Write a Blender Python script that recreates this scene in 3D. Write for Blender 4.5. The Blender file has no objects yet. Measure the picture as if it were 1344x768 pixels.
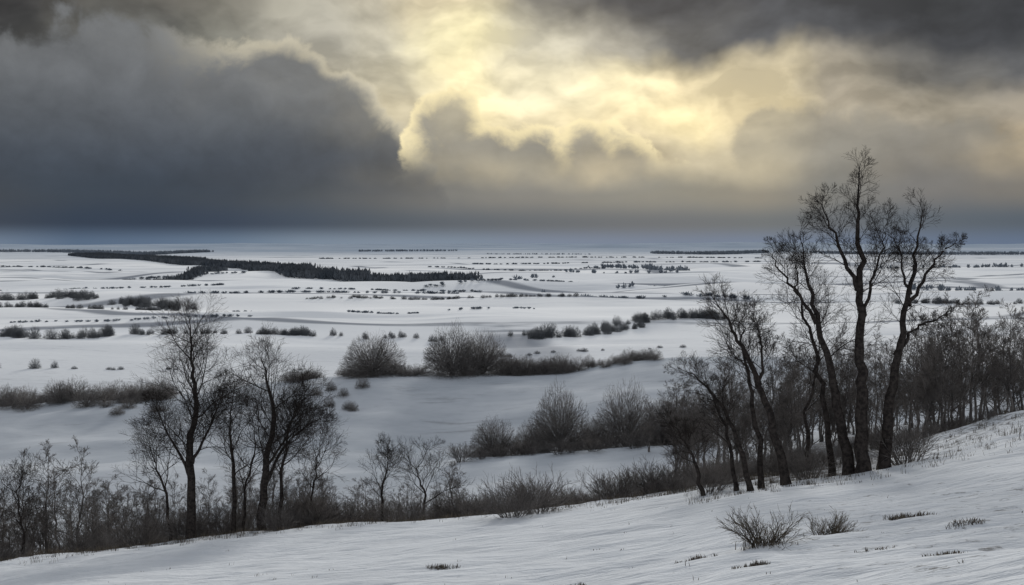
import bpy, math, random
import numpy as np
from mathutils import Vector

FO = 1307.0
CAMZ = 60.0
scene = bpy.context.scene
scene.view_settings.view_transform = 'Standard'
scene.view_settings.look = 'None'
scene.view_settings.exposure = 0
R = random.Random(7)

def lin(c):
    c = c/255.0
    return c/12.92 if c <= 0.04045 else ((c+0.055)/1.055)**2.4

# ------------------------------------------------------------------ terrain
rng = np.random.RandomState(3)
TAB = rng.rand(256, 256)
def vnoise(x, y):
    xi = np.floor(x).astype(np.int64); yi = np.floor(y).astype(np.int64)
    fx = x-xi; fy = y-yi
    fx = fx*fx*fx*(fx*(fx*6-15)+10); fy = fy*fy*fy*(fy*(fy*6-15)+10)
    a = TAB[xi & 255, yi & 255]; b = TAB[(xi+1) & 255, yi & 255]
    c = TAB[xi & 255, (yi+1) & 255]; d = TAB[(xi+1) & 255, (yi+1) & 255]
    return (a*(1-fx)+b*fx)*(1-fy)+(c*(1-fx)+d*fx)*fy
def fbm(x, y, o=4):
    s = 0; a = 1; t = 0
    for i in range(o):
        s = s+a*(vnoise(x+17.3*i, y+9.1*i)-0.5); t += a
        a *= 0.5; x = x*2.03; y = y*2.03
    return s/t*2

def pchip(xk, yk, x):
    xk = np.array(xk, float); yk = np.array(yk, float)
    h = np.diff(xk); s = np.diff(yk)/h
    m = np.zeros_like(yk)
    for i in range(1, len(yk)-1):
        if s[i-1]*s[i] > 0:
            w1 = 2*h[i]+h[i-1]; w2 = h[i]+2*h[i-1]
            m[i] = (w1+w2)/(w1/s[i-1]+w2/s[i])
    m[0] = s[0]; m[-1] = s[-1]
    x = np.clip(x, xk[0], xk[-1])
    i = np.clip(np.searchsorted(xk, x, side='right')-1, 0, len(h)-1)
    t = (x-xk[i])/h[i]
    return ((2*t**3-3*t**2+1)*yk[i]+(t**3-2*t**2+t)*h[i]*m[i]
            + (-2*t**3+3*t**2)*yk[i+1]+(t**3-t**2)*h[i]*m[i+1])

# hill survey: drop below the view point, by distance and bearing
DK = [0, 10, 20, 30, 44, 60, 70, 85, 100, 125, 150, 180, 240, 300, 380, 460, 1000]
COLS = {
 -300: [2, 5.2, 8.6, 12, 16.6, 21.5, 26, 30, 33, 36, 38, 39, 42, 52, 60, 60, 60],
 0:    [2, 5.0, 8.0, 11, 15.0, 19.2, 24, 28, 31, 34, 36.8, 38.6, 40.3, 51, 60, 60, 60],
 150:  [2, 4.9, 7.8, 10.6, 14.4, 18.4, 23, 27.5, 30.5, 34, 37, 38.6, 38.6, 50, 60, 60, 60],
 300:  [2, 4.8, 7.6, 10.3, 13.9, 17.5, 22, 26.5, 29.5, 33.5, 37.2, 38.5, 35.8, 46, 58, 60, 60],
 420:  [2, 4.75, 7.5, 10.1, 13.5, 17.0, 21.3, 25.3, 27.2, 30.5, 37, 38.2, 33.0, 43, 56, 60, 60],
 560:  [2, 4.7, 7.35, 9.85, 13.1, 16.6, 20.6, 24.3, 26.4, 29.5, 36.5, 37.8, 31.2, 40, 54, 60, 60],
 700:  [2, 4.6, 7.2, 9.6, 12.6, 16.1, 19.9, 22.8, 25, 27.6, 34, 36.4, 30.7, 39, 53, 60, 60],
 870:  [2, 4.4, 6.8, 9.0, 11.7, 15.1, 18.2, 20.6, 23, 26, 31, 34, 28.7, 36, 51, 60, 60],
 1000: [2, 4.2, 6.4, 8.4, 10.8, 14.0, 16.4, 18.6, 21, 25, 30, 33, 28.7, 36, 51, 60, 60],
 1130: [2, 4.1, 6.2, 8.0, 10.2, 13.0, 14.6, 16.8, 19, 24, 30, 32, 29, 37, 51, 60, 60],
 1240: [2, 4.0, 6.0, 7.6, 9.4, 11.6, 13.2, 16.0, 19, 24, 30, 32, 29, 37, 51, 60, 60],
 1344: [2, 3.9, 5.8, 7.2, 8.7, 10.1, 12.0, 15.5, 19, 24, 30, 32, 30, 38, 51, 60, 60],
 1650: [2, 3.7, 5.0, 5.8, 6.8, 7.8, 10, 14, 18, 24, 30, 32, 30, 38, 51, 60, 60],
}
UK = sorted(COLS)
LG = np.linspace(0, math.log(1001), 700)
DG = np.exp(LG)-1
BG = np.linspace(UK[0], UK[-1], 300)
t1 = np.array([pchip(DK, COLS[k], DG) for k in UK])
T2 = np.array([pchip(UK, t1[:, j], BG) for j in range(len(DG))])   # [d, b]
def tab(u, d):
    fi = np.clip(np.log(np.clip(d, 0, 1000)+1)/LG[1], 0, len(LG)-1.001)
    fj = np.clip((u-BG[0])/(BG[1]-BG[0]), 0, len(BG)-1.001)
    i = fi.astype(int); j = fj.astype(int); a = fi-i; b = fj-j
    return ((T2[i, j]*(1-b)+T2[i, j+1]*b)*(1-a)+(T2[i+1, j]*(1-b)+T2[i+1, j+1]*b)*a)
def ss(a, b, x):
    t = np.clip((x-a)/(b-a), 0, 1)
    return t*t*(3-2*t)
def height(x, y):
    x = np.asarray(x, float); y = np.asarray(y, float)
    th = np.arctan2(x, y); r = np.hypot(x, y)
    tc = np.clip(th, -0.62, 0.62)
    d = r*np.cos(tc); u = 672+FO*np.tan(tc)
    z = tab(u, d)
    zo = 0.5*(tab(u, d)+tab(1344-u, d))
    w = ss(0.62, math.pi, np.abs(th))
    z = z*(1-w)+zo*w
    near = 1-ss(70, 130, r)
    mid = ss(60, 120, r)*(1-ss(350, 600, r))
    n = near*(0.26*fbm(x*0.11+3, y*0.16, 3)+0.15*fbm(x*0.30+0.35*y, y*0.85, 3)+0.03*fbm(x*1.4+1.5*y, y*4.0, 3))
    n = n*ss(0.5, 6, r)
    n = n+mid*(2.6*fbm(x*0.018, y*0.03, 3)+0.4*fbm(x*0.09, y*0.16, 2))
    n = n+ss(380, 650, r)*(1-ss(1500, 4000, r))*13.0*fbm(x*0.003+5, y*0.0075, 3)
    n = n+ss(2000, 5000, r)*10*fbm(x*0.0006+3, y*0.0009, 2)
    return CAMZ-z+n
def hz(x, y):
    return float(height(np.array([x]), np.array([y]))[0])
def at(u, d):
    return ((u-672)/FO*d, d)

def new_mesh(name, V, Fc, mat=None, smooth=True, parent=None, link=True):
    me = bpy.data.meshes.new(name)
    me.from_pydata(V, [], Fc)
    if smooth:
        me.polygons.foreach_set("use_smooth", [True]*len(me.polygons))
    me.update()
    if mat: me.materials.append(mat)
    if not link: return me
    ob = bpy.data.objects.new(name, me)
    scene.collection.objects.link(ob)
    if parent: ob.parent = parent
    return ob

# ---------------------------------------------------------------- node helper
class S:
    def __init__(s, nt, sock): s.nt = nt; s.k = sock
    def _m(s, op, *a, clamp=False):
        n = s.nt.nodes.new('ShaderNodeMath'); n.operation = op; n.use_clamp = clamp
        for i, v in enumerate((s,)+a):
            if isinstance(v, S): s.nt.links.new(v.k, n.inputs[i])
            else: n.inputs[i].default_value = v
        return S(s.nt, n.outputs[0])
    def __add__(s, o): return s._m('ADD', o)
    __radd__ = __add__
    def __mul__(s, o): return s._m('MULTIPLY', o)
    __rmul__ = __mul__
    def __sub__(s, o): return s._m('SUBTRACT', o)
    def __rsub__(s, o): return (s*-1.0)+o
    def __truediv__(s, o): return s._m('DIVIDE', o)
    def smooth(s, a, b, lo=0.0, hi=1.0):
        n = s.nt.nodes.new('ShaderNodeMapRange'); n.interpolation_type = 'SMOOTHSTEP'
        s.nt.links.new(s.k, n.inputs[0])
        n.inputs[1].default_value = a; n.inputs[2].default_value = b
        n.inputs[3].default_value = lo; n.inputs[4].default_value = hi
        return S(s.nt, n.outputs[0])
def comb(nt, x, y, z=0.0):
    n = nt.nodes.new('ShaderNodeCombineXYZ')
    for i, v in enumerate((x, y, z)):
        if isinstance(v, S): nt.links.new(v.k, n.inputs[i])
        else: n.inputs[i].default_value = v
    return n.outputs[0]
def nz(nt, vec, scale, detail=4, rough=0.5, out=0, dist=0.0, off=None):
    n = nt.nodes.new('ShaderNodeTexNoise')
    nt.links.new(vec, n.inputs['Vector'])
    n.inputs['Scale'].default_value = scale; n.inputs['Detail'].default_value = detail
    n.inputs['Roughness'].default_value = rough; n.inputs['Distortion'].default_value = dist
    return S(nt, n.outputs[out])
def mixc(nt, f, a, b, mode='MIX'):
    n = nt.nodes.new('ShaderNodeMix'); n.data_type = 'RGBA'; n.blend_type = mode
    if isinstance(f, S): nt.links.new(f.k, n.inputs[0])
    else: n.inputs[0].default_value = f
    for v, i in ((a, 6), (b, 7)):
        if isinstance(v, (tuple, list)): n.inputs[i].default_value = tuple(v)+((1,) if len(v) == 3 else ())
        else: nt.links.new(v, n.inputs[i])
    return n.outputs[2]
def vscale(nt, v, s):
    n = nt.nodes.new('ShaderNodeVectorMath'); n.operation = 'SCALE'
    nt.links.new(v, n.inputs[0])
    if isinstance(s, S): nt.links.new(s.k, n.inputs['Scale'])
    else: n.inputs['Scale'].default_value = s
    return n.outputs[0]

# ------------------------------------------------------------------- sky
world = bpy.data.worlds.new("World"); scene.world = world
world.use_nodes = True
try: world.cycles.sampling_method = 'NONE'
except Exception as ex: print(ex)
nt = world.node_tree; nt.nodes.clear()
tc = nt.nodes.new('ShaderNodeTexCoord')
sep = nt.nodes.new('ShaderNodeSeparateXYZ'); nt.links.new(tc.outputs['Generated'], sep.inputs[0])
X, Y, Z = [S(nt, sep.outputs[i]) for i in range(3)]
A = X._m('ARCTAN2', Y)
hyp = (X*X+Y*Y)._m('SQRT')
E = Z._m('ARCTAN2', hyp)
K = 13.07
U = A*K; V = E*K
def sk(u, v):
    a = math.atan((u-672)/FO)
    return a*K, math.atan((320-v)/FO*math.cos(a))*K
P = comb(nt, U, V, 0.0)
w1 = nt.nodes.new('ShaderNodeTexNoise'); nt.links.new(P, w1.inputs['Vector'])
w1.inputs['Scale'].default_value = 0.8; w1.inputs['Detail'].default_value = 4; w1.inputs['Roughness'].default_value = 0.5
sw = nt.nodes.new('ShaderNodeSeparateXYZ'); nt.links.new(w1.outputs['Color'], sw.inputs[0])
flat = V.smooth(0.2, 1.3)
Uw = U+(S(nt, sw.outputs[0])-0.5)*1.7*flat
Vw = V+(S(nt, sw.outputs[1])-0.5)*1.1*flat
UC = [0, 100, 200, 300, 400, 500, 600, 700, 800, 900, 1000, 1100, 1200, 1344]
ROWS = [
 (320, [(104,120,140),(84,104,128),(88,108,132),(96,116,138),(114,131,149),(118,134,152),(114,132,151),(110,127,149),(106,124,147),(104,122,145),(104,122,146),(100,118,141),(95,113,137),(92,110,134)]),
 (293, [(58,68,82),(48,62,80),(46,61,80),(50,65,84),(60,75,92),(72,85,98),(82,94,106),(88,99,109),(93,103,112),(97,106,114),(100,109,115),(94,103,112),(86,98,110),(82,94,106)]),
 (255, [(66,72,80),(58,68,80),(56,66,78),(60,70,82),(74,82,90),(98,101,103),(120,121,119),(126,126,123),(132,132,127),(140,138,129),(140,136,126),(118,120,119),(116,116,116),(120,117,112)]),
 (210, [(66,70,75),(66,72,80),(62,69,79),(70,77,86),(86,90,95),(130,127,118),(178,167,142),(178,169,147),(212,197,164),(198,187,160),(192,181,154),(146,142,132),(136,131,123),(182,166,138)]),
 (160, [(72,75,78),(78,82,87),(76,80,86),(100,103,104),(146,143,133),(204,193,164),(240,224,178),(236,222,184),(248,231,186),(252,234,184),(230,213,172),(178,168,149),(160,152,136),(150,142,128)]),
 (110, [(74,76,78),(84,87,90),(92,94,96),(124,122,116),(168,163,149),(200,192,168),(255,241,194),(246,235,200),(248,234,192),(244,227,184),(218,204,170),(162,154,138),(114,112,107),(95,96,98)]),
 (60,  [(68,68,68),(95,94,90),(106,106,102),(132,131,122),(172,168,155),(194,188,169),(255,243,196),(220,213,190),(170,165,151),(102,102,101),(82,84,88),(74,76,80),(64,66,70),(62,64,68)]),
 (0,   [(60,58,58),(85,82,78),(98,95,89),(118,115,106),(168,164,150),(188,181,162),(232,218,182),(118,115,108),(82,82,84),(75,76,79),(69,70,74),(67,68,71),(61,63,66),(62,63,66)]),
]
UMIN, UMAX = sk(-20, 0)[0], sk(1364, 0)[0]
fac = (Uw-UMIN)/(UMAX-UMIN)
col = None; pv = None
for v, cs in ROWS:
    r = nt.nodes.new('ShaderNodeValToRGB'); r.color_ramp.interpolation = 'LINEAR' if v in (320, 293, 255) else 'EASE'
    el = r.color_ramp.elements
    for i, (u, c) in enumerate(zip(UC, cs)):
        p = (sk(u, 0)[0]-UMIN)/(UMAX-UMIN)
        e = el[i] if i < 2 else el.new(p)
        if i < 2: e.position = p
        e.color = (lin(c[0]), lin(c[1]), lin(c[2]), 1)
    nt.links.new(fac.k, r.inputs[0])
    vv = (320-v)/100.0
    col = r.outputs[0] if col is None else mixc(nt, Vw.smooth(pv, vv), col, r.outputs[0])
    pv = vv
# light relief of billows (density difference toward the hidden sun)
def billow(off):
    pu = Uw*0.45+U*0.55 + off[0]; pvv = Vw*0.45+V*0.55 + off[1]
    q = comb(nt, pu*0.6, pvv*1.05, 3.7)
    return nz(nt, q, 1.0, 5, 0.5)
b0 = billow((0, 0)); b1 = billow((0.08, 0.16))
rel = (b0-b1)*(V.smooth(0.3, 1.6))
relc = (rel*2.8+1.03)._m('MAXIMUM', 0.8)._m('MINIMUM', 1.3)
col = vscale(nt, col, relc)
# cumulus heaps
def heap(circles, amp, sc, seed, k=0.25, det=5):
    q = comb(nt, U, V*1.1, seed)
    n = nz(nt, q, sc, det, 0.57, dist=0.25)
    d = None
    for (u, v, rad) in circles:
        cu, cv = sk(u, v)
        du = (U-cu)*(100/rad); dv = (V-cv)*(100/rad)
        dd = 1.0-(du*du+dv*dv)._m('SQRT')
        d = dd if d is None else d._m('SMOOTH_MAX', dd, k)
    return d+(n-0.5)*amp, n
# warm cloud bank on the right
FC, nC = heap([(1010, 200, 62), (1065, 190, 60), (1140, 235, 95), (1250, 240, 90)], 1.1, 1.4, 9.0)
mC = FC.smooth(0.0, 0.28)*V.smooth(0.6, 1.4)
rC = FC.smooth(0.0, 0.35, 1.0, 0.0)*U.smooth(5.0, 2.5)*V.smooth(0.9, 1.6)
cC = mixc(nt, rC, (lin(138), lin(136), lin(129)), (lin(240), lin(222), lin(180)))
cC = vscale(nt, cC, nC*0.6+0.7)
col = mixc(nt, mC*0.55, col, cC)
FA, nA = heap([(140, 250, 210), (300, 190, 120), (372, 130, 78), (395, 220, 110), (432, 165, 72), (470, 215, 80), (510, 270, 80)], 0.75, 1.6, 1.0, k=0.35)
mA = FA.smooth(-0.02, 0.13)*V.smooth(0.3, 1.2)
ringA = FA.smooth(0.0, 0.36, 1.0, 0.0)*U.smooth(-4.8, -3.0)*V.smooth(0.6, 1.5)
cA = mixc(nt, V.smooth(0.5, 2.6), (lin(56), lin(67), lin(82)), (lin(112), lin(114), lin(116)))
cA = mixc(nt, ringA, cA, (lin(212), lin(203), lin(178)))
cA = vscale(nt, cA, nA*1.0+0.5)
col = mixc(nt, mA*0.86, col, cA)
FB, nB = heap([(590, 165, 54), (588, 215, 60), (645, 210, 52), (700, 215, 54), (775, 205, 50), (820, 215, 44), (600, 270, 85), (710, 290, 95), (830, 300, 100)], 1.2, 2.0, 6.3, k=0.4, det=6)
mB = FB.smooth(0.0, 0.18)*V.smooth(0.7, 1.35)
rB = FB.smooth(0.05, 0.6, 1.0, 0.0)*V.smooth(0.75, 1.3)
cB = mixc(nt, V.smooth(0.7, 1.9), (lin(122), lin(124), lin(122)), (lin(142), lin(139), lin(132)))
cB = mixc(nt, rB, cB, (lin(255), lin(238), lin(188)))
cB = vscale(nt, cB, nB*0.8+0.62)
col = mixc(nt, mB*0.8, col, cB)
# high overcast outside the gap: plain light grey cloud lighting the land
hi = mixc(nt, E.smooth(0.30, 0.9), col, (0.74, 0.77, 0.81))
back = Y.smooth(-0.2, 0.6, 1.0, 0.0)
hi = mixc(nt, back*E.smooth(0.0, 0.5)*0.8, hi, (0.42, 0.44, 0.475))
hi = mixc(nt, Z.smooth(-0.05, 0.0, 1.0, 0.0), hi, (0.2, 0.23, 0.28))
nish = nt.nodes.new('ShaderNodeTexSky'); nish.sky_type = 'NISHITA'; nish.sun_disc = False
SUN_EL = math.radians(14); SUN_AZ = math.radians(7)
nish.sun_elevation = SUN_EL; nish.sun_rotation = SUN_AZ
nb = vscale(nt, nish.outputs[0], 0.05)
fin = mixc(nt, 0.985, nb, hi)
bg = nt.nodes.new('ShaderNodeBackground'); nt.links.new(fin, bg.inputs[0]); bg.inputs[1].default_value = 1.0
wo = nt.nodes.new('ShaderNodeOutputWorld'); nt.links.new(bg.outputs[0], wo.inputs[0])

sd = bpy.data.lights.new("sun", 'SUN'); sd.energy = 3.0; sd.angle = math.radians(12); sd.color = (1, 0.95, 0.87)
so = bpy.data.objects.new("sun", sd); scene.collection.objects.link(so)
dv = Vector((math.sin(SUN_AZ)*math.cos(SUN_EL), math.cos(SUN_AZ)*math.cos(SUN_EL), math.sin(SUN_EL)))
so.rotation_euler = dv.to_track_quat('Z', 'Y').to_euler()

# ---------------------------------------------------------------- materials
def mat_snow():
    m = bpy.data.materials.new("snow"); m.use_nodes = True
    nt = m.node_tree; b = nt.nodes['Principled BSDF']
    g = nt.nodes.new('ShaderNodeNewGeometry'); pos = g.outputs['Position']
    sp = nt.nodes.new('ShaderNodeSeparateXYZ'); nt.links.new(pos, sp.inputs[0])
    x, y = S(nt, sp.outputs[0]), S(nt, sp.outputs[1])
    r = (x*x+y*y)._m('SQRT')
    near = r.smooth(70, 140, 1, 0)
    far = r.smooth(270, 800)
    c = mixc(nt, far, (0.56, 0.59, 0.63), (0.89, 0.905, 0.92))  # sunlit break over the plain painted in: brighter snow far off, duller near
    # drifts tone
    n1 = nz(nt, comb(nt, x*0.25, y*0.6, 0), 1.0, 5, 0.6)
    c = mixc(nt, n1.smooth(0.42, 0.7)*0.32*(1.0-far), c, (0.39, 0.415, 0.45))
    # slope shading put into the colour: mid slopes darkened in broad patches
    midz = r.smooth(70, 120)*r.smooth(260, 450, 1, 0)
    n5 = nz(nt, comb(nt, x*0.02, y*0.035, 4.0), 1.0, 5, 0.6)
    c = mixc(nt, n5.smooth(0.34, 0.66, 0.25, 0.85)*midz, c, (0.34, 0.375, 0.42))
    # stubble showing in broken lines along the contours
    n7 = nz(nt, comb(nt, x*0.05+y*0.02, y*0.30, 8.0), 1.0, 6, 0.72)
    c = mixc(nt, n7.smooth(0.55, 0.70)*0.5*r.smooth(90, 140)*r.smooth(500, 900, 1, 0), c, (0.20, 0.205, 0.22))
    # fields on the plain
    fv = comb(nt, x*0.0012+y*0.0002, y*0.0040, 0.3)
    vo = nt.nodes.new('ShaderNodeTexVoronoi'); nt.links.new(fv, vo.inputs['Vector'])
    vo.inputs['Scale'].default_value = 1.0
    sc = nt.nodes.new('ShaderNodeSeparateXYZ'); nt.links.new(vo.outputs['Color'], sc.inputs[0])
    c = mixc(nt, S(nt, sc.outputs[0])*far*0.36, c, (0.50, 0.55, 0.62))
    n4 = nz(nt, comb(nt, x*0.002, y*0.009, 2.0), 1.0, 6, 0.68)
    c = mixc(nt, n4.smooth(0.48, 0.70)*far*0.6, c, (0.40, 0.44, 0.50))
    ve = nt.nodes.new('ShaderNodeTexVoronoi'); ve.feature = 'DISTANCE_TO_EDGE'
    nt.links.new(fv, ve.inputs['Vector']); ve.inputs['Scale'].default_value = 1.0
    ed = S(nt, ve.outputs['Distance']).smooth(0.010, 0.032, 1, 0)*n4.smooth(0.34, 0.46)
    c = mixc(nt, ed*far*0.8, c, (0.16, 0.18, 0.22))
    # distance haze painted into the ground: blue-grey towards the horizon
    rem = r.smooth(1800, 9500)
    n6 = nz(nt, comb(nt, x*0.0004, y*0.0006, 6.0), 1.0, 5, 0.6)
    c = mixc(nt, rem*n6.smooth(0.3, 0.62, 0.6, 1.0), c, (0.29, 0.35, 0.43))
    # dead grass and litter through thin snow
    at_ = nt.nodes.new('ShaderNodeAttribute'); at_.attribute_name = "litter"
    lit = S(nt, at_.outputs['Fac'])
    n2 = nz(nt, comb(nt, x*1.0, y*1.6, 0), 1.3, 7, 0.72)
    gm = (n2+lit*0.28).smooth(0.66, 0.78)
    n3 = nz(nt, comb(nt, x, y, 1.0), 9.0, 3, 0.7)
    gc = mixc(nt, n3, (0.06, 0.057, 0.055), (0.22, 0.21, 0.205))
    c = mixc(nt, gm*r.smooth(250, 450, 0.8, 0), c, gc)
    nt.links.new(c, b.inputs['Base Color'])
    b.inputs['Roughness'].default_value = 1.0
    b.inputs['Specular IOR Level'].default_value = 0.0
    f1 = nz(nt, comb(nt, x*0.7+y*0.5, y*2.4, 0), 1.0, 5, 0.62)
    f2 = nz(nt, pos, 14.0, 2, 0.6)
    hgt = f1*0.18+f2*0.016+gm*0.03
    bp = nt.nodes.new('ShaderNodeBump'); bp.inputs['Distance'].default_value = 1.0
    nt.links.new((near*0.75+0.08).k, bp.inputs['Strength'])
    nt.links.new(hgt.k, bp.inputs['Height']); nt.links.new(bp.outputs[0], b.inputs['Normal'])
    return m
def mat_bark(name, c1, c2, sc=6.0):
    m = bpy.data.materials.new(name); m.use_nodes = True
    nt = m.node_tree; b = nt.nodes['Principled BSDF']
    t = nt.nodes.new('ShaderNodeNewGeometry')
    n = nz(nt, t.outputs['Position'], sc, 2, 0.6)
    c = mixc(nt, n.smooth(0.3, 0.7), c1, c2)
    nt.links.new(c, b.inputs['Base Color'])
    b.inputs['Roughness'].default_value = 1.0; b.inputs['Specular IOR Level'].default_value = 0.0
    return m
SNOW = mat_snow()
BARK = mat_bark("bark", (0.026, 0.023, 0.022), (0.065, 0.056, 0.052))
BARK2 = mat_bark("thicket_bark", (0.10, 0.093, 0.09), (0.20, 0.185, 0.176), 1.5)
TWIG = mat_bark("twigs", (0.15, 0.142, 0.138), (0.25, 0.236, 0.226), 0.5)
FAR1 = mat_bark("hedge_twigs_hazed", (0.12, 0.13, 0.145), (0.19, 0.20, 0.21), 0.05)  # aerial haze mixed into the twig colour
FAR2 = mat_bark("far_woods_hazed", (0.18, 0.21, 0.25), (0.25, 0.28, 0.32), 0.01)  # paler and bluer with distance: haze carried by the base colour
FORD = mat_bark("forest_twigs_hazed", (0.085, 0.10, 0.12), (0.15, 0.165, 0.185), 0.02)  # blue-grey haze tint painted into the forest colour
FAR3 = mat_bark("horizon_woods_hazed", (0.29, 0.35, 0.43), (0.35, 0.41, 0.49), 0.001)  # thickest haze, painted as the hills' own colour
GRASS = mat_bark("dead_grass", (0.055, 0.048, 0.04), (0.17, 0.145, 0.115), 4.0)

# ----------------------------------------------------------- ground sheet
def crest_d(u):
    return np.interp(u, [-300, 300, 700, 870, 1000, 1130, 1344], [60, 60, 60, 56, 50, 47, 56])
def build_ground():
    fa = np.linspace(-0.64, 0.64, 560)
    ba = np.linspace(0.64, 2*math.pi-0.64, 70)[1:-1]
    ang = np.concatenate([fa, ba])
    rad = np.concatenate([np.geomspace(0.6, 8, 14)[:-1], np.geomspace(8, 80, 300)[:-1],
                          np.geomspace(80, 420, 130)[:-1], np.geomspace(420, 60000, 150)])
    AA, RR = np.meshgrid(ang, rad)
    x = RR*np.sin(AA); y = RR*np.cos(AA)
    z = height(x, y)
    na = len(ang); nr = len(rad)
    V = np.stack([x.ravel(), y.ravel(), z.ravel()], 1)
    V = np.vstack([V, [[0, 0, hz(0, 0.01)]]])
    i = np.arange(nr-1)[:, None]*na; j = np.arange(na)[None, :]; j2 = (j+1) % na
    Q = np.stack([(i+j).ravel(), (i+na+j).ravel(), (i+na+j2).ravel(), (i+j2).ravel()], 1)[:, ::-1]
    me = bpy.data.meshes.new("snowy_ground")
    cidx = len(V)-1
    T = np.stack([np.arange(na), np.full(na, cidx), (np.arange(na)+1) % na], 1)
    nq, ntt = len(Q), len(T)
    me.vertices.add(len(V)); me.vertices.foreach_set("co", V.ravel())
    me.loops.add(nq*4+ntt*3); me.loops.foreach_set("vertex_index", np.concatenate([Q.ravel(), T.ravel()]))
    me.polygons.add(nq+ntt)
    ls = np.concatenate([np.arange(nq)*4, nq*4+np.arange(ntt)*3])
    me.polygons.foreach_set("loop_start", ls)
    me.polygons.foreach_set("use_smooth", np.ones(nq+ntt, bool))
    me.update(calc_edges=True); me.validate()
    X_, Y_ = V[:, 0], V[:, 1]
    u = 672+FO*X_/np.maximum(Y_, 0.1)
    L = np.zeros(len(V))
    crest = crest_d(u)
    L += 0.85*ss(-1.5, 8, Y_-crest)*(1-ss(84, 94, Y_))*(1-0.75*ss(600, 760, u)*(1-ss(950, 1050, u))*ss(68, 76, Y_))*(1-0.65*ss(1120, 1220, u))
    L += 0.45*np.exp(-((Y_-crest)/5.0)**2)*(1-0.5*ss(1120, 1220, u))
    L += 0.35*ss(900, 1040, u)*ss(40, 50, Y_)*(1-ss(100, 120, Y_))
    L += 0.34*ss(850, 1150, u)*(1-ss(30, 45, Y_))
    for (bu, bd, br, s) in [(610, 243, 12, .6), (490, 243, 10, .6), (735, 130, 6, .6), (820, 128, 7, .6), (650, 128, 5, .5)]:
        bx, by = at(bu, bd)
        L += s*np.exp(-((X_-bx)**2+(Y_-by)**2)/br**2)
    L = np.where(Y_ > 0, L, 0)
    a = me.attributes.new("litter", 'FLOAT', 'POINT'); a.data.foreach_set("value", np.clip(L, 0, 1).astype(np.float32))
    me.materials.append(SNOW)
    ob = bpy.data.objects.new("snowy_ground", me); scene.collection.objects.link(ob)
    if me.polygons[5000].normal.z < 0: me.flip_normals()
build_ground()

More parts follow.
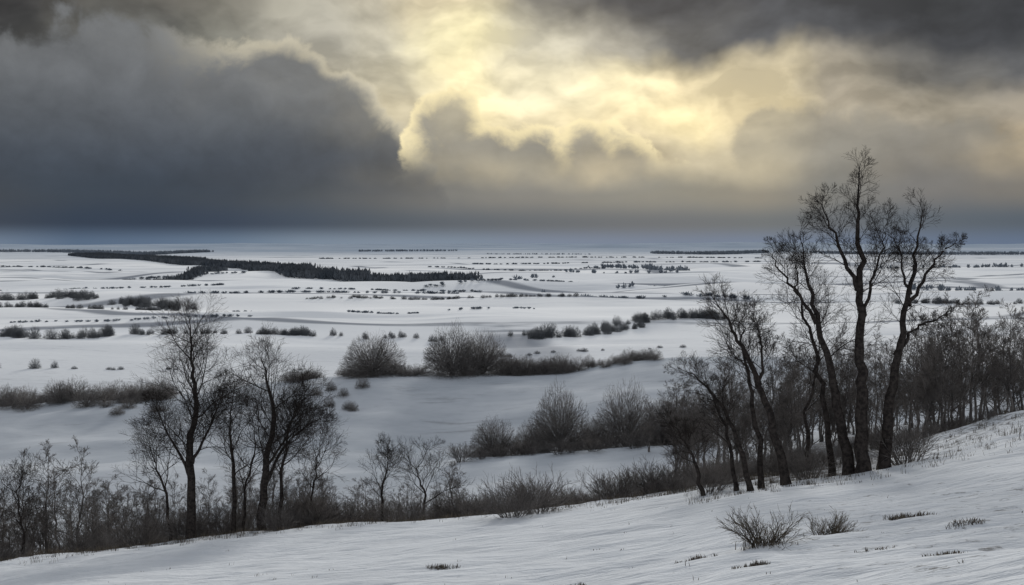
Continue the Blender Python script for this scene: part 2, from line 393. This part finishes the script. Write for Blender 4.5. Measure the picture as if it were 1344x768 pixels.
# ----------------------------------------------------------------- trees
def norm(v):
    l = math.sqrt(v[0]*v[0]+v[1]*v[1]+v[2]*v[2]) or 1
    return (v[0]/l, v[1]/l, v[2]/l)
def cross(a, b):
    return (a[1]*b[2]-a[2]*b[1], a[2]*b[0]-a[0]*b[2], a[0]*b[1]-a[1]*b[0])
class Tree:
    def __init__(s, seed, twig_r=0.007, nch=(18, 7, 5, 3), maxlev=4, trop=0.05, ang=(35, 62), kr=0.013, ratio=(0.42, 0.78)):
        s.r = random.Random(seed); s.V = []; s.F = []; s.tw = twig_r; s.nch = nch; s.ml = maxlev
        s.trop = trop; s.ang = ang; s.kr = kr; s.ratio = ratio; s.ct0 = 0.18
        s.wob = (0.1, 0.14, 0.16, 0.16, 0.12)
    def tube(s, pts, rad, sides):
        base = len(s.V); n = len(pts)
        for i in range(n):
            p = pts[i]
            a = pts[max(i-1, 0)]; b = pts[min(i+1, n-1)]
            t = norm((b[0]-a[0], b[1]-a[1], b[2]-a[2]))
            ref = (1, 0, 0) if abs(t[2]) > 0.7 else (0, 0, 1)
            e = norm(cross(t, ref)); f = cross(t, e)
            for k in range(sides):
                an = 2*math.pi*k/sides
                c = math.cos(an)*rad[i]; d = math.sin(an)*rad[i]
                s.V.append((p[0]+e[0]*c+f[0]*d, p[1]+e[1]*c+f[1]*d, p[2]+e[2]*c+f[2]*d))
        for i in range(n-1):
            for k in range(sides):
                k2 = (k+1) % sides
                s.F.append((base+i*sides+k, base+i*sides+k2, base+(i+1)*sides+k2, base+(i+1)*sides+k))
    def children(s, pts, rad, L, lev, t0=0.2, lenf=None):
        r = s.r
        if lev > s.ml: return
        n = s.nch[lev-1]
        n = max(1, int(n*r.uniform(0.8, 1.25)+0.5))
        m = len(pts)-1
        az = r.uniform(0, 6.28)
        for i in range(n):
            t = t0+(1-t0)*((i+r.uniform(0.1, 0.9))/n)
            f = t*m; j = min(int(f), m-1); g = f-j
            p = tuple(pts[j][k]*(1-g)+pts[j+1][k]*g for k in range(3))
            pr = rad[j]*(1-g)+rad[j+1]*g
            tg = norm(tuple(pts[j+1][k]-pts[j][k] for k in range(3)))
            az += 2.4+r.uniform(-0.5, 0.5)
            ref = (1, 0, 0) if abs(tg[2]) > 0.7 else (0, 0, 1)
            e = norm(cross(tg, ref)); q = cross(tg, e)
            an = math.radians(r.uniform(*s.ang))*(1.0-0.35*t)*(1 if lev < 3 else 0.8)
            ca, sa = math.cos(an), math.sin(an)
            d = tuple(tg[k]*ca+(e[k]*math.cos(az)+q[k]*math.sin(az))*sa for k in range(3))
            if lenf: l = lenf(t)*r.uniform(0.6, 1.2)
            else: l = L*r.uniform(*s.ratio)*(1.12-0.62*t)
            s.grow(p, norm(d), l, max(s.tw, min(pr*0.7, l*s.kr+s.tw)), lev)
    def grow(s, p, d, L, r0, lev):
        r = s.r
        ns = (8, 7, 4, 3, 2)[min(lev, 4)]
        pts = [p]; rad = [r0]; st = L/ns
        wob = s.wob[min(lev, 4)]
        rt = max(s.tw*0.5, r0*0.2)
        for i in range(ns):
            d = norm((d[0]+r.gauss(0, wob), d[1]+r.gauss(0, wob), d[2]+r.gauss(0, wob)+s.trop))
            p = (p[0]+d[0]*st, p[1]+d[1]*st, p[2]+d[2]*st)
            pts.append(p); rad.append(r0+(rt-r0)*(i+1)/ns)
        s.tube(pts, rad, (7, 5, 3, 3, 3)[min(lev, 4)])
        s.children(pts, rad, L, lev+1, t0=s.ct0)
    def trunk(s, path, r0, t0=0.3, spread=0.3, wob=0.06):
        r = s.r
        P = [path[0]]+list(path)+[tuple(2*path[-1][k]-path[-2][k] for k in range(3))]
        pts = []
        for i in range(1, len(P)-2):
            for q in range(5):
                t = q/5
                pts.append(tuple(0.5*((2*P[i][k])+(-P[i-1][k]+P[i+1][k])*t+(2*P[i-1][k]-5*P[i][k]+4*P[i+1][k]-P[i+2][k])*t*t
                                 + (-P[i-1][k]+3*P[i][k]-3*P[i+1][k]+P[i+2][k])*t**3) for k in range(3)))
        pts.append(path[-1])
        n = len(pts)
        pts = [(x+r.gauss(0, wob)*(i > 0), y+r.gauss(0, wob)*(i > 0), z) for i, (x, y, z) in enumerate(pts)]
        rad = [max(s.tw, r0*(1-0.95*(i/(n-1))**0.8)) for i in range(n)]
        rad[0] = r0*1.45
        if path[0][2] < 0.8: pts[0] = (pts[0][0], pts[0][1], pts[0][2]-0.5)
        s.tube(pts, rad, 9)
        H = path[-1][2]-path[0][2]
        s.children(pts, rad, H, 1, t0=t0, lenf=lambda t: H*spread*(1.15-0.8*t))
    def mesh(s, name, mat): return new_mesh(name, s.V, s.F, mat, True, link=False)

def put(name, me, x, y, rot=0, sc=1, parent=None, sink=0.0, scz=None):
    ob = bpy.data.objects.new(name, me); scene.collection.objects.link(ob)
    ob.location = (x, y, hz(x, y)-sink); ob.rotation_euler = (0, 0, rot)
    ob.scale = (sc, sc, scz or sc)
    if parent: ob.parent = parent
    return ob

def hero(name, u, d, trunks, seed, mat=BARK, **kw):
    """trunks: list of (points[(right, up)], radius, t0, spread); 1 unit = d/1307 m"""
    k = d/FO
    kw.setdefault('twig_r', 0.0055); kw.setdefault('ratio', (0.5, 0.9)); kw.setdefault('kr', 0.011)
    T = Tree(seed, **kw)
    rr = random.Random(seed+100)
    drift = rr.uniform(-0.5, 0.5)
    for pts, r0, t0, sp in trunks:
        P = [(a*k, drift*b*k*0.1, b*k) for a, b in pts]
        T.trunk(P, r0, t0, sp)
    x, y = at(u, d)
    put(name, T.mesh(name, mat), x, y)

HN = (14, 7, 5, 3)
# right-hand group
hero("bare_tree", 1128, 44, [([(4, 0), (4, 90), (2, 160), (6, 240), (2, 300), (0, 350), (4, 402)], 0.33, 0.40, 0.18),
                             ([(2, 240), (-20, 290), (-38, 330), (-44, 365)], 0.12, 0.2, 0.40),
                             ([(4, 200), (20, 250), (34, 295), (40, 335)], 0.10, 0.2, 0.43)], 11, nch=HN)
hero("bare_tree", 1112, 44.6, [([(4, 0), (-12, 90), (-34, 180), (-52, 250), (-60, 310)], 0.29, 0.4, 0.25),
                             ([(-40, 200), (-70, 245), (-92, 275), (-100, 305)], 0.10, 0.2, 0.40)], 12, nch=HN)
hero("bare_tree", 1160, 44.3, [([(0, 0), (6, 80), (14, 150), (28, 220), (36, 280), (46, 340)], 0.30, 0.42, 0.23),
                             ([(14, 150), (40, 185), (66, 196), (92, 215)], 0.11, 0.25, 0.36),
                             ([(28, 215), (52, 255), (72, 285), (96, 300)], 0.10, 0.25, 0.34),
                             ([(30, 230), (16, 270), (10, 308)], 0.08, 0.2, 0.40)], 13, nch=HN)
hero("bare_tree", 1034, 45, [([(0, 0), (-18, 70), (-38, 130), (-62, 180), (-80, 215), (-100, 245)], 0.24, 0.35, 0.29),
                             ([(-38, 130), (-36, 180), (-50, 230)], 0.09, 0.2, 0.48)], 14, nch=HN)
hero("bare_tree", 1000, 46, [([(0, 0), (-8, 80), (-18, 150), (-24, 200), (-20, 240)], 0.16, 0.33, 0.33)], 15, nch=HN)
hero("bare_tree", 988, 45.5, [([(0, 0), (-18, 60), (-40, 110), (-68, 145), (-96, 160)], 0.16, 0.33, 0.35)], 16, nch=HN)
hero("bare_tree", 1092, 46, [([(0, 0), (-10, 90), (-24, 170), (-44, 235), (-52, 285)], 0.18, 0.38, 0.27)], 17, nch=HN)
hero("bare_tree", 968, 46.5, [([(0, 0), (-10, 60), (-30, 115), (-50, 150)], 0.13, 0.3, 0.39)], 18, nch=HN)
hero("bare_tree", 926, 47, [([(0, 0), (-14, 45), (-30, 75), (-48, 100)], 0.12, 0.3, 0.43)], 19, nch=HN)
hero("bare_tree", 1060, 52, [([(0, 0), (0, 80), (14, 150), (10, 210)], 0.13, 0.33, 0.33)], 20, nch=HN)
# left-hand group
HL = (22, 9, 5, 4)
hero("bare_tree", 252, 60.5, [([(0, -6), (-2, 100), (6, 180), (0, 235), (-2, 290)], 0.32, 0.22, 0.35),
                            ([(0, 80), (-26, 130), (-50, 185)], 0.13, 0.2, 0.50),
                            ([(0, 100), (26, 150), (46, 205)], 0.12, 0.2, 0.50)], 31, nch=HL, ang=(40, 68))
hero("bare_tree", 343, 60.5, [([(0, -6), (4, 80), (16, 150), (8, 195), (2, 232)], 0.30, 0.22, 0.40),
                            ([(4, 60), (30, 110), (60, 140), (88, 150)], 0.13, 0.2, 0.46),
                            ([(4, 80), (36, 130), (52, 180)], 0.11, 0.2, 0.48)], 32, nch=HL, ang=(40, 68))
hero("bare_tree", 366, 61.5, [([(0, -8), (6, 80), (14, 135), (34, 185)], 0.16, 0.26, 0.46)], 33, nch=HN)
hero("bare_tree", 305, 61.5, [([(0, -8), (2, 80), (-4, 140), (4, 190)], 0.18, 0.28, 0.38)], 34, nch=HN)
hero("bare_tree", 226, 63, [([(0, -8), (-8, 70), (-24, 110), (-36, 155)], 0.13, 0.28, 0.44)], 35, nch=HN)
hero("bare_tree", 318, 62.5, [([(0, -8), (4, 60), (16, 120), (10, 170)], 0.12, 0.3, 0.40)], 36, nch=HN)
hero("bare_tree", 402, 64, [([(0, -8), (8, 50), (14, 95), (24, 130)], 0.11, 0.3, 0.46)], 37, nch=HN)
hero("bare_tree", 28, 64, [([(0, -8), (4, 50), (-4, 95), (4, 135)], 0.13, 0.3, 0.40)], 38, nch=HN)
hero("bare_tree", 505, 63, [([(0, -8), (-4, 40), (4, 75), (0, 100)], 0.12, 0.25, 0.42)], 39, nch=HN)
hero("bare_tree", 552, 64, [([(0, -8), (4, 40), (-4, 70), (6, 95)], 0.12, 0.2, 0.55)], 40, nch=HN)

# prototypes
protos = []
for i in range(6):
    T = Tree(200+i, twig_r=0.009, nch=(14, 6, 5, 3), ang=(30, 58), ratio=(0.46, 0.82))
    b = R.uniform(-0.6, 0.6)
    T.trunk([(0, 0, 0), (b*0.4, 0.1, 2.4), (b, -0.1, 5.2), (b*0.8, 0, 8.0)], 0.11, 0.2, 0.33)
    if i % 2: T.trunk([(0.1, 0, 0), (-0.5-b, 0.3, 2.2), (-0.9-b, 0.3, 5.5)], 0.08, 0.25, 0.36)
    protos.append(T.mesh("thicket_tree", BARK2))
def shrub(seed, n, w, h, tw, nch, mat, name, lev=3, trop=0.10):
    T = Tree(seed, twig_r=tw, nch=(0,)+nch, maxlev=lev, trop=trop, ang=(20, 45))
    r = random.Random(seed)
    for i in range(n):
        a = r.uniform(0, 6.28); q = math.sqrt(r.random())
        el = math.atan2(h, w*q*0.9+0.01)
        L = math.hypot(w*0.9*q, h)*r.uniform(0.65, 0.95)
        d = norm((math.cos(a)*math.cos(el), math.sin(a)*math.cos(el), math.sin(el)*0.9))
        T.grow((math.cos(a)*q*w*0.25, math.sin(a)*q*w*0.25, -0.1), d, L, tw*3, 1)
    return T.mesh(name, mat)
shrubs = [shrub(300+i, 26, 1.5, 2.3, 0.008, (7, 5), BARK2, "shrub", trop=0.03) for i in range(4)]
def dome(seed, nst, nch, ntw, mat=TWIG, tw=0.016, tl=0.8, hh=6.0):
    """wide rounded bare crown, radius 5 x height 6: limbs fanning out, closed by a haze of fine outward twigs"""
    T = Tree(seed, twig_r=tw, nch=(0,)+nch, maxlev=len(nch)+1, trop=-0.01, ang=(24, 50), ratio=(0.3, 0.5), kr=0.008)
    T.wob = (0.06, 0.09, 0.14, 0.16, 0.14); T.ct0 = 0.3
    r = random.Random(seed)
    T.tube([(0, 0, -0.8), (0.05, 0, 0.3), (0, 0.05, 0.9)], [0.5, 0.4, 0.35], 7)
    ph = [r.uniform(0, 6.28) for _ in range(4)]
    def limf(a, e):
        return 0.93+0.06*math.sin(a*2+ph[0])+0.05*math.sin(a*5+ph[1]+e*3)+0.04*math.sin(e*9+ph[2]+a*3)
    for i in range(nst):
        a = i*2.4+r.uniform(-.3, .3); se = r.uniform(0.0, 0.98)
        e = math.asin(se)
        L = limf(a, e)/math.sqrt((math.cos(e)/5.0)**2+(math.sin(e)/(hh-0.5))**2)*r.uniform(0.8, 0.95)
        st = r.uniform(0.0, 0.5)
        T.grow((math.cos(a)*st, math.sin(a)*st, r.uniform(0.2, 0.9)), norm((math.cos(a)*math.cos(e), math.sin(a)*math.cos(e), math.sin(e)+0.02)), L*0.9, 0.07, 1)
    V = []
    for (x, y, z) in T.V:
        q = math.sqrt((x*x+y*y)/25.0+max(z, 0)**2/hh**2)
        lim = limf(math.atan2(y, x), math.asin(min(1, max(0, z/hh))))
        if q > lim:
            s = (lim+(q-lim)*0.15)/q; x *= s; y *= s; z *= s
        V.append((x, y, max(z, -0.8)))
    T.V = V
    for i in range(ntw):
        a = r.uniform(0, 6.28); e = math.asin(r.uniform(0.0, 1.0))
        lim = limf(a, e)
        q = lim*(1-0.62*r.random()**1.5)
        dx, dy, dz = math.cos(a)*math.cos(e), math.sin(a)*math.cos(e), math.sin(e)
        rr_ = 1/math.sqrt((math.cos(e)/5.0)**2+(math.sin(e)/hh)**2)
        g = math.sin(a*9+ph[1]+3*math.sin(e*5))*math.sin(e*11+ph[3]+2*math.sin(a*4))
        if g < -0.25 and r.random() < 0.6: continue
        l = tl*r.uniform(0.5, 1.1)
        p = (dx*q*rr_, dy*q*rr_, dz*q*rr_)
        d = norm((dx+r.gauss(0, .38), dy+r.gauss(0, .38), dz+r.gauss(0, .38)))
        p0 = (p[0]-d[0]*l, p[1]-d[1]*l, max(0.05, p[2]-d[2]*l))
        T.tube([p0, p], [tw, tw*0.45], 3)
    return T.mesh("domed_tree", mat)
domes = [dome(400+i, 60, (7, 4), 9000, tw=0.012, tl=0.85) for i in range(3)]
ldome = [dome(420+i, 22, (5,), 800, FAR1, 0.05, 1.3) for i in range(4)]
cdome = [dome(430+i, 30, (6, 3), 1600, TWIG, 0.022, 1.1) for i in range(4)]

def empty(name):
    e = bpy.data.objects.new(name, None); scene.collection.objects.link(e); return e
def scatter(parent, meshes, u0, u1, d0, d1, n, h0, h1, h_ref, nm, wide=1.0, edge=None):
    for i in range(n):
        u = u0+(u1-u0)*(i+R.random())/n; d = R.uniform(d0, d1)
        x, y = at(u, d); h = R.uniform(h0, h1)
        s = h/h_ref
        ob = put(nm, R.choice(meshes), x, y, R.uniform(0, 6.28), s*wide*R.uniform(.85, 1.15), parent, 0.05, s)
        ob.rotation_euler[0] = R.uniform(-.06, .06); ob.rotation_euler[1] = R.uniform(-.06, .06)

W = empty("gully_woodland")
scatter(W, protos, -140, 175, 66, 88, 46, 5.5, 8.8, 8.6, "tree", 1.1)
scatter(W, protos, 165, 430, 65, 86, 34, 5.0, 7.6, 8.6, "tree", 1.1)
scatter(W, protos, 430, 610, 66, 86, 18, 3.4, 5.0, 8.6, "tree", 1.3)
U_ = empty("gully_undergrowth")
scatter(U_, shrubs, -140, 430, 61.5, 80, 70, 1.4, 3.2, 3, "shrub", 1.2)
scatter(U_, shrubs, 420, 880, 61, 76, 44, 1.5, 3.2, 3, "shrub", 1.3)
scatter(U_, shrubs, 860, 1060, 50, 72, 24, 1.0, 2.6, 3, "shrub", 1.3)
scatter(U_, shrubs, 1040, 1400, 60, 80, 30, 0.8, 2.0, 3, "shrub", 1.3)
RW = empty("hillside_woodland")
scatter(RW, protos, 880, 1060, 66, 100, 30, 6, 9.5, 8.6, "tree", 1.05)
scatter(RW, protos, 1040, 1240, 64, 100, 32, 7.0, 9.6, 8.6, "tree", 1.05)
scatter(RW, protos, 1200, 1460, 66, 90, 40, 7.5, 9.8, 8.6, "tree", 1.0)
HB = empty("slope_tree_line")
def domeat(u, d, h, w, par=None, k=None):
    x, y = at(u, d)
    put("domed_tree", domes[k if k is not None else R.randrange(3)], x, y, R.uniform(0, 6.28), w/9.6, par, 0.1, h/5.9)
domeat(648, 130, 5.6, 7.4); domeat(735, 131, 9.4, 9.4); domeat(822, 130, 9.0, 9.2)
domeat(872, 128, 7.0, 7.4); domeat(698, 134, 5.2, 5.8); domeat(780, 133, 4.8, 5.2)
domeat(910, 125, 7.2, 7)
scatter(HB, shrubs, 600, 900, 122, 134, 22, 1.6, 3.2, 3, "shrub", 1.3)
scatter(HB, protos, 850, 1000, 115, 135, 12, 5, 8, 8.6, "tree", 1.2)
domeat(490, 243, 11.2, 16.5); domeat(594, 244, 13.4, 17); domeat(634, 246, 11.8, 14)
HC = empty("ridge_hedge")
scatter(HC, cdome, 445, 560, 240, 246, 10, 2.0, 4.0, 6.0, "shrub", 1.2)
scatter(HC, cdome, 658, 740, 244, 250, 13, 3.8, 6.4, 6.0, "shrub", 0.85)
scatter(HC, cdome, 735, 860, 244, 252, 16, 1.8, 4.4, 6.0, "shrub", 0.95)
scatter(HC, cdome, 415, 480, 210, 228, 7, 2.0, 3.4, 6.0, "shrub", 0.85)
scatter(HC, cdome, 375, 420, 246, 252, 7, 2.4, 4.4, 6.0, "shrub", 1.0)
scatter(HC, cdome, -60, 230, 236, 262, 40, 3.0, 6.8, 6.0, "shrub", 0.85)
scatter(HC, cdome, 140, 215, 222, 234, 6, 1.8, 2.8, 6.0, "shrub", 1.1)

# foreground shrubs & grass
fg = [shrub(500+i, 36, 0.85, 0.85, 0.004, (6, 4), GRASS, "dry_shrub", 3, 0.02) for i in range(2)]
for i, (u, d, s, w) in enumerate([(1002, 22.5, 0.9, 1.0), (1085, 23.5, 0.65, 0.85)]):
    x, y = at(u, d); put("dry_shrub", fg[i], x, y, 1.0*i, w, None, 0.02, s)
crest_sh = shrub(510, 40, 1.9, 2.0, 0.007, (6, 4), BARK2, "leafless_bush", 3, 0.03)
for (u, d, s) in [(672, 52, 1.0), (705, 55, 1.1), (1190, 45, 1.0), (930, 48, .8), (1060, 46, .7), (370, 59, .7), (130, 59, .5)]:
    x, y = at(u, d); put("leafless_bush", crest_sh, x, y, R.uniform(0, 6), s, None, 0.05)

def grass():
    V = []; Fc = []
    def tuft(x, y, n, rad, h, z):
        for _ in range(n):
            a = R.uniform(0, 6.28); q = rad*math.sqrt(R.random())
            bx, by = x+math.cos(a)*q, y+math.sin(a)*q
            l = h*R.uniform(0.4, 1.2); le = R.uniform(0.1, 0.9)*l; a2 = R.uniform(0, 6.28)
            w = 0.006+0.004*R.random(); wx, wy = math.cos(a2+1.57)*w, math.sin(a2+1.57)*w
            b = len(V); zz = z-0.04
            mx, my = bx+math.cos(a2)*le*0.35, by+math.sin(a2)*le*0.35
            V.extend([(bx-wx, by-wy, zz), (bx+wx, by+wy, zz), (mx+wx*.8, my+wy*.8, zz+l*0.65), (mx-wx*.8, my-wy*.8, zz+l*0.65),
                      (bx+math.cos(a2)*le, by+math.sin(a2)*le, zz+l)])
            Fc.append((b, b+1, b+2, b+3)); Fc.append((b+3, b+2, b+4))
    spots = []
    for _ in range(1500):
        u = R.uniform(-60, 1100)
        c = float(crest_d(u))
        spots.append((u, c+R.gauss(-0.5, 2.2), R.randint(4, 12), 0.25, R.uniform(0.1, 0.45)))
    for _ in range(700):
        u = R.uniform(900, 1400)
        spots.append((u, R.uniform(40, 62), R.randint(4, 12), 0.25, R.uniform(0.1, 0.4)))
    for _ in range(90):
        u = R.uniform(100, 1350)
        spots.append((u, R.uniform(14, 50), R.randint(2, 8), 0.12, R.uniform(0.04, 0.14)))
    for (u, d, n, rad, h) in [(738, 21.2, 520, 0.24, 0.11), (990, 19.8, 420, 0.22, 0.10), (575, 31, 420, 0.34, 0.13), (915, 22, 300, 0.22, 0.11),
                              (1190, 25, 500, 0.40, 0.13), (1270, 22, 300, 0.35, 0.10), (1245, 17.5, 260, 0.22, 0.08), (1150, 19, 160, 0.2, 0.07),
                              (1002, 22.3, 160, 0.5, 0.3), (1085, 23.3, 120, 0.4, 0.25), (60, 58, 200, 1.2, 0.4), (130, 57, 200, 1.0, 0.3)]:
        for k in range(10):
            spots.append((u+R.gauss(0, 12), d+R.gauss(0, 0.10), n//10, rad*0.5, h))
    P = np.array([at(s[0], s[1]) for s in spots]); Zs = height(P[:, 0], P[:, 1])
    for s, p, z in zip(spots, P, Zs): tuft(p[0], p[1], s[2], s[3], s[4], float(z))
    new_mesh("dry_grass", V, Fc, GRASS, False)
grass()

# ------------------------------------------------ distant rows and woods
def clump(V, Fc, x, y, z, h, w, n, tw):
    for _ in range(n):
        a = R.uniform(0, 6.28); e = math.asin(R.uniform(0.05, 0.99))
        L = R.uniform(0.7, 1.0)
        tx, ty, tz = math.cos(a)*math.cos(e)*w*0.5*L, math.sin(a)*math.cos(e)*w*0.5*L, h*(0.12+0.88*math.sin(e)*L)
        px, py = (math.cos(a+1.57)*tw, math.sin(a+1.57)*tw) if R.random() < .5 else (tw, 0)
        b = len(V)
        V.extend([(x+tx*0.1, y+ty*0.1, z-0.3), (x+tx*0.8+px, y+ty*.8+py, z+tz*0.7), (x+tx, y+ty, z+tz), (x+tx*0.8-px, y+ty*.8-py, z+tz*0.7)])
        Fc.append((b, b+1, b+2, b+3))
def dist(v): return 60*FO/(v-320.0)
def line_sites(pts, dens, depth, gaps):
    C = []
    for (a, b) in zip(pts[:-1], pts[1:]):
        x0, y0 = at(a[0], dist(a[1])); x1, y1 = at(b[0], dist(b[1]))
        L = math.hypot(x1-x0, y1-y0); m = max(1, int(L*dens))
        for i in range(m):
            t = R.random()
            C.append((x0+(x1-x0)*t+R.gauss(0, depth*0.3), y0+(y1-y0)*t+R.uniform(0, depth)))
    C = np.array(C)
    g = vnoise(C[:, 0]*0.03+50, C[:, 1]*0.01+7)
    return [(c, float(z), gg) for c, z, gg in zip(C, height(C[:, 0], C[:, 1]), g) if gg >= gaps]
def irow(pts, h, dens, depth=10, gaps=0.0, wf=0.75):
    e = empty("tree_row")
    for (x, y), z, gg in line_sites(pts, dens, depth, gaps):
        hh = h*R.uniform(0.55, 1.15)*(0.75+0.5*gg); s = hh/6.0
        ob = bpy.data.objects.new("tree", R.choice(ldome)); scene.collection.objects.link(ob)
        ob.location = (x, y, z-0.2); ob.rotation_euler = (0, 0, R.uniform(0, 6)); w = s*wf*R.uniform(.7, 1.1)
        ob.scale = (w, w, s); ob.parent = e
def row(name, pts, h, dens, mat, depth=10, n=24, gaps=0.0, jit=0.35, wf=1.0):
    V = []; Fc = []
    if h <= 7: wf = 2.4; n = 34; h *= 0.8; jit = 0.3
    for (x, y), z, gg in line_sites(pts, dens, depth, gaps):
        hh = h*R.uniform(1-jit, 1+jit*0.6)*(0.75+0.5*gg)
        clump(V, Fc, x, y, z, hh, hh*wf*R.uniform(0.8, 1.4), n, 0.04*hh+0.0002*y)
    if V: new_mesh(name, V, Fc, mat, False)
irow([(-40, 444), (60, 444), (170, 438)], 8, 0.36, 14, gaps=.08)
irow([(175, 438), (275, 434)], 5, 0.25, 8, gaps=.2)
irow([(268, 434), (445, 433)], 7.5, 0.36, 14, gaps=.05)
irow([(460, 434), (525, 433), (575, 435)], 5.5, 0.2, 8, gaps=.2)
irow([(640, 432), (700, 432)], 4.5, 0.14, 8)
irow([(700, 434), (780, 432), (860, 424), (960, 418)], 9, 0.36, 16, gaps=.05)
irow([(-40, 395), (60, 396), (230, 404)], 9.5, 0.30, 18, gaps=.08)
irow([(-40, 411), (100, 411), (225, 410)], 5.5, 0.32, 10, gaps=.1)
irow([(-30, 489), (85, 487)], 6.5, 0.10, 5, gaps=.2)
irow([(90, 487), (260, 482), (420, 478)], 2.2, 0.12, 4, gaps=.3, wf=1.3)
irow([(640, 462), (760, 458), (900, 455)], 2.2, 0.14, 4, gaps=.3, wf=1.3)
irow([(400, 396), (560, 394), (760, 394)], 4.0, 0.26, 8, gaps=.15, wf=1.1)
irow([(1180, 404), (1400, 402)], 7, 0.25, 20, gaps=.1)
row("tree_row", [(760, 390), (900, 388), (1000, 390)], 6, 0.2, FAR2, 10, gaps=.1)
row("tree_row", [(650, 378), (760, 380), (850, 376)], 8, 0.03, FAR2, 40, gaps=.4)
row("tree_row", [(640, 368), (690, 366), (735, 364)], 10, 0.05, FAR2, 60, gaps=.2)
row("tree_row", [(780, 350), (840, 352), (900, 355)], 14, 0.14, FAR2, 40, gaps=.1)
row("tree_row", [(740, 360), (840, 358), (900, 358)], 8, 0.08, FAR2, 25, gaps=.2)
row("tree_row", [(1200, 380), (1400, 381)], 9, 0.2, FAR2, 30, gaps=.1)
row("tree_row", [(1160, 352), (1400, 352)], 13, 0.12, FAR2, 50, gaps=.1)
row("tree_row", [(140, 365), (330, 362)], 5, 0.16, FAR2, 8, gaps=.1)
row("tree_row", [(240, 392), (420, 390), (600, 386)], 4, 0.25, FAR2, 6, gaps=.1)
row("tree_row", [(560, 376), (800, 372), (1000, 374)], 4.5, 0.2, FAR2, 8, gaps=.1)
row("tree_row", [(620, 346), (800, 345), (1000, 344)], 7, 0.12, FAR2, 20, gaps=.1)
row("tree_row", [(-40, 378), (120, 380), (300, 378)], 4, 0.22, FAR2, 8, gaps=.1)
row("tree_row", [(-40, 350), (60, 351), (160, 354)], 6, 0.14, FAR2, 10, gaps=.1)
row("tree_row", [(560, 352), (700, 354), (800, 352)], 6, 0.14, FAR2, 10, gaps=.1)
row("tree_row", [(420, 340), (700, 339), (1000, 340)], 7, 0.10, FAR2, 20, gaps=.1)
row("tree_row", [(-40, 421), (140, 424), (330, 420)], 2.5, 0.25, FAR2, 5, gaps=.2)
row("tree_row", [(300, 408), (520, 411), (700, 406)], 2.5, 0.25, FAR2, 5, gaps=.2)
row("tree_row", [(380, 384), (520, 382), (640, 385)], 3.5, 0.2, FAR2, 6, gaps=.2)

# dense woods
def wood(name, poly_near, depth, h, dens, mat, n=9):
    V = []; Fc = []; C = []
    for a, b, dp in zip(poly_near[:-1], poly_near[1:], depth):
        x0, y0 = at(a[0], dist(a[1])); x1, y1 = at(b[0], dist(b[1]))
        L = math.hypot(x1-x0, y1-y0)
        for i in range(int(L*dp*dens)+3):
            t = R.random(); q = R.random()**1.5
            C.append((x0+(x1-x0)*t+R.gauss(0, 6), y0+(y1-y0)*t+dp*q+R.gauss(0, 6)))
    C = np.array(C); Zs = height(C[:, 0], C[:, 1])
    for (x, y), z in zip(C, Zs):
        hh = h*R.uniform(0.82, 1.08)
        clump(V, Fc, x, y, float(z), hh, hh*0.75, n, 0.07*hh)
    new_mesh(name, V, Fc, mat, False)
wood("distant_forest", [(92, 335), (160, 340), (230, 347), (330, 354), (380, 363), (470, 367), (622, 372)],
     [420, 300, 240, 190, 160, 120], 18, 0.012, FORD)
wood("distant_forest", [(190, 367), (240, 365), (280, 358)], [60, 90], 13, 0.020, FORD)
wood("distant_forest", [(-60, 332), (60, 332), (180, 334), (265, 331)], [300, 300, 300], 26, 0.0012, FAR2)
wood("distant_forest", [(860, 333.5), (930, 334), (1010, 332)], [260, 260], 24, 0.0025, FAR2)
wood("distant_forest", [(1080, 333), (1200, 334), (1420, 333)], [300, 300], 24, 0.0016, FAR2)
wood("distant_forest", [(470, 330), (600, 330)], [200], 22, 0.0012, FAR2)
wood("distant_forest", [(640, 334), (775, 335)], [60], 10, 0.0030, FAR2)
# low wooded hills on the horizon
def hills():
    V = []; Fc = []
    n = 260
    for k, (rad, hh, s) in enumerate([(15000, 60, 1.0), (24000, 110, 2.0)]):
        b = len(V)
        for i in range(n+1):
            a = -0.75+1.5*i/n
            h = hh*(0.5+0.9*float(fbm(np.array([i*0.035+s*9]), np.array([s*3.3]), 4)[0]))
            h = max(h, 12)
            for (rr, zz) in [(rad, -2), (rad*1.03, h*0.7), (rad*1.08, h), (rad*1.2, -2)]:
                V.append((rr*math.sin(a), rr*math.cos(a), zz))
        for i in range(n):
            for j in range(3):
                Fc.append((b+i*4+j, b+(i+1)*4+j, b+(i+1)*4+j+1, b+i*4+j+1))
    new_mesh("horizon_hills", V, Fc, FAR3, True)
hills()

cam = bpy.data.cameras.new("camera"); co = bpy.data.objects.new("camera", cam)
scene.collection.objects.link(co); scene.camera = co
co.location = (0, 0, CAMZ); co.rotation_euler = (math.radians(90), 0, 0)
cam.sensor_width = 36; cam.lens = 35; cam.shift_y = -64/1344
cam.clip_start = 0.1; cam.clip_end = 150000
print("verts", sum(len(m.vertices) for m in bpy.data.meshes))
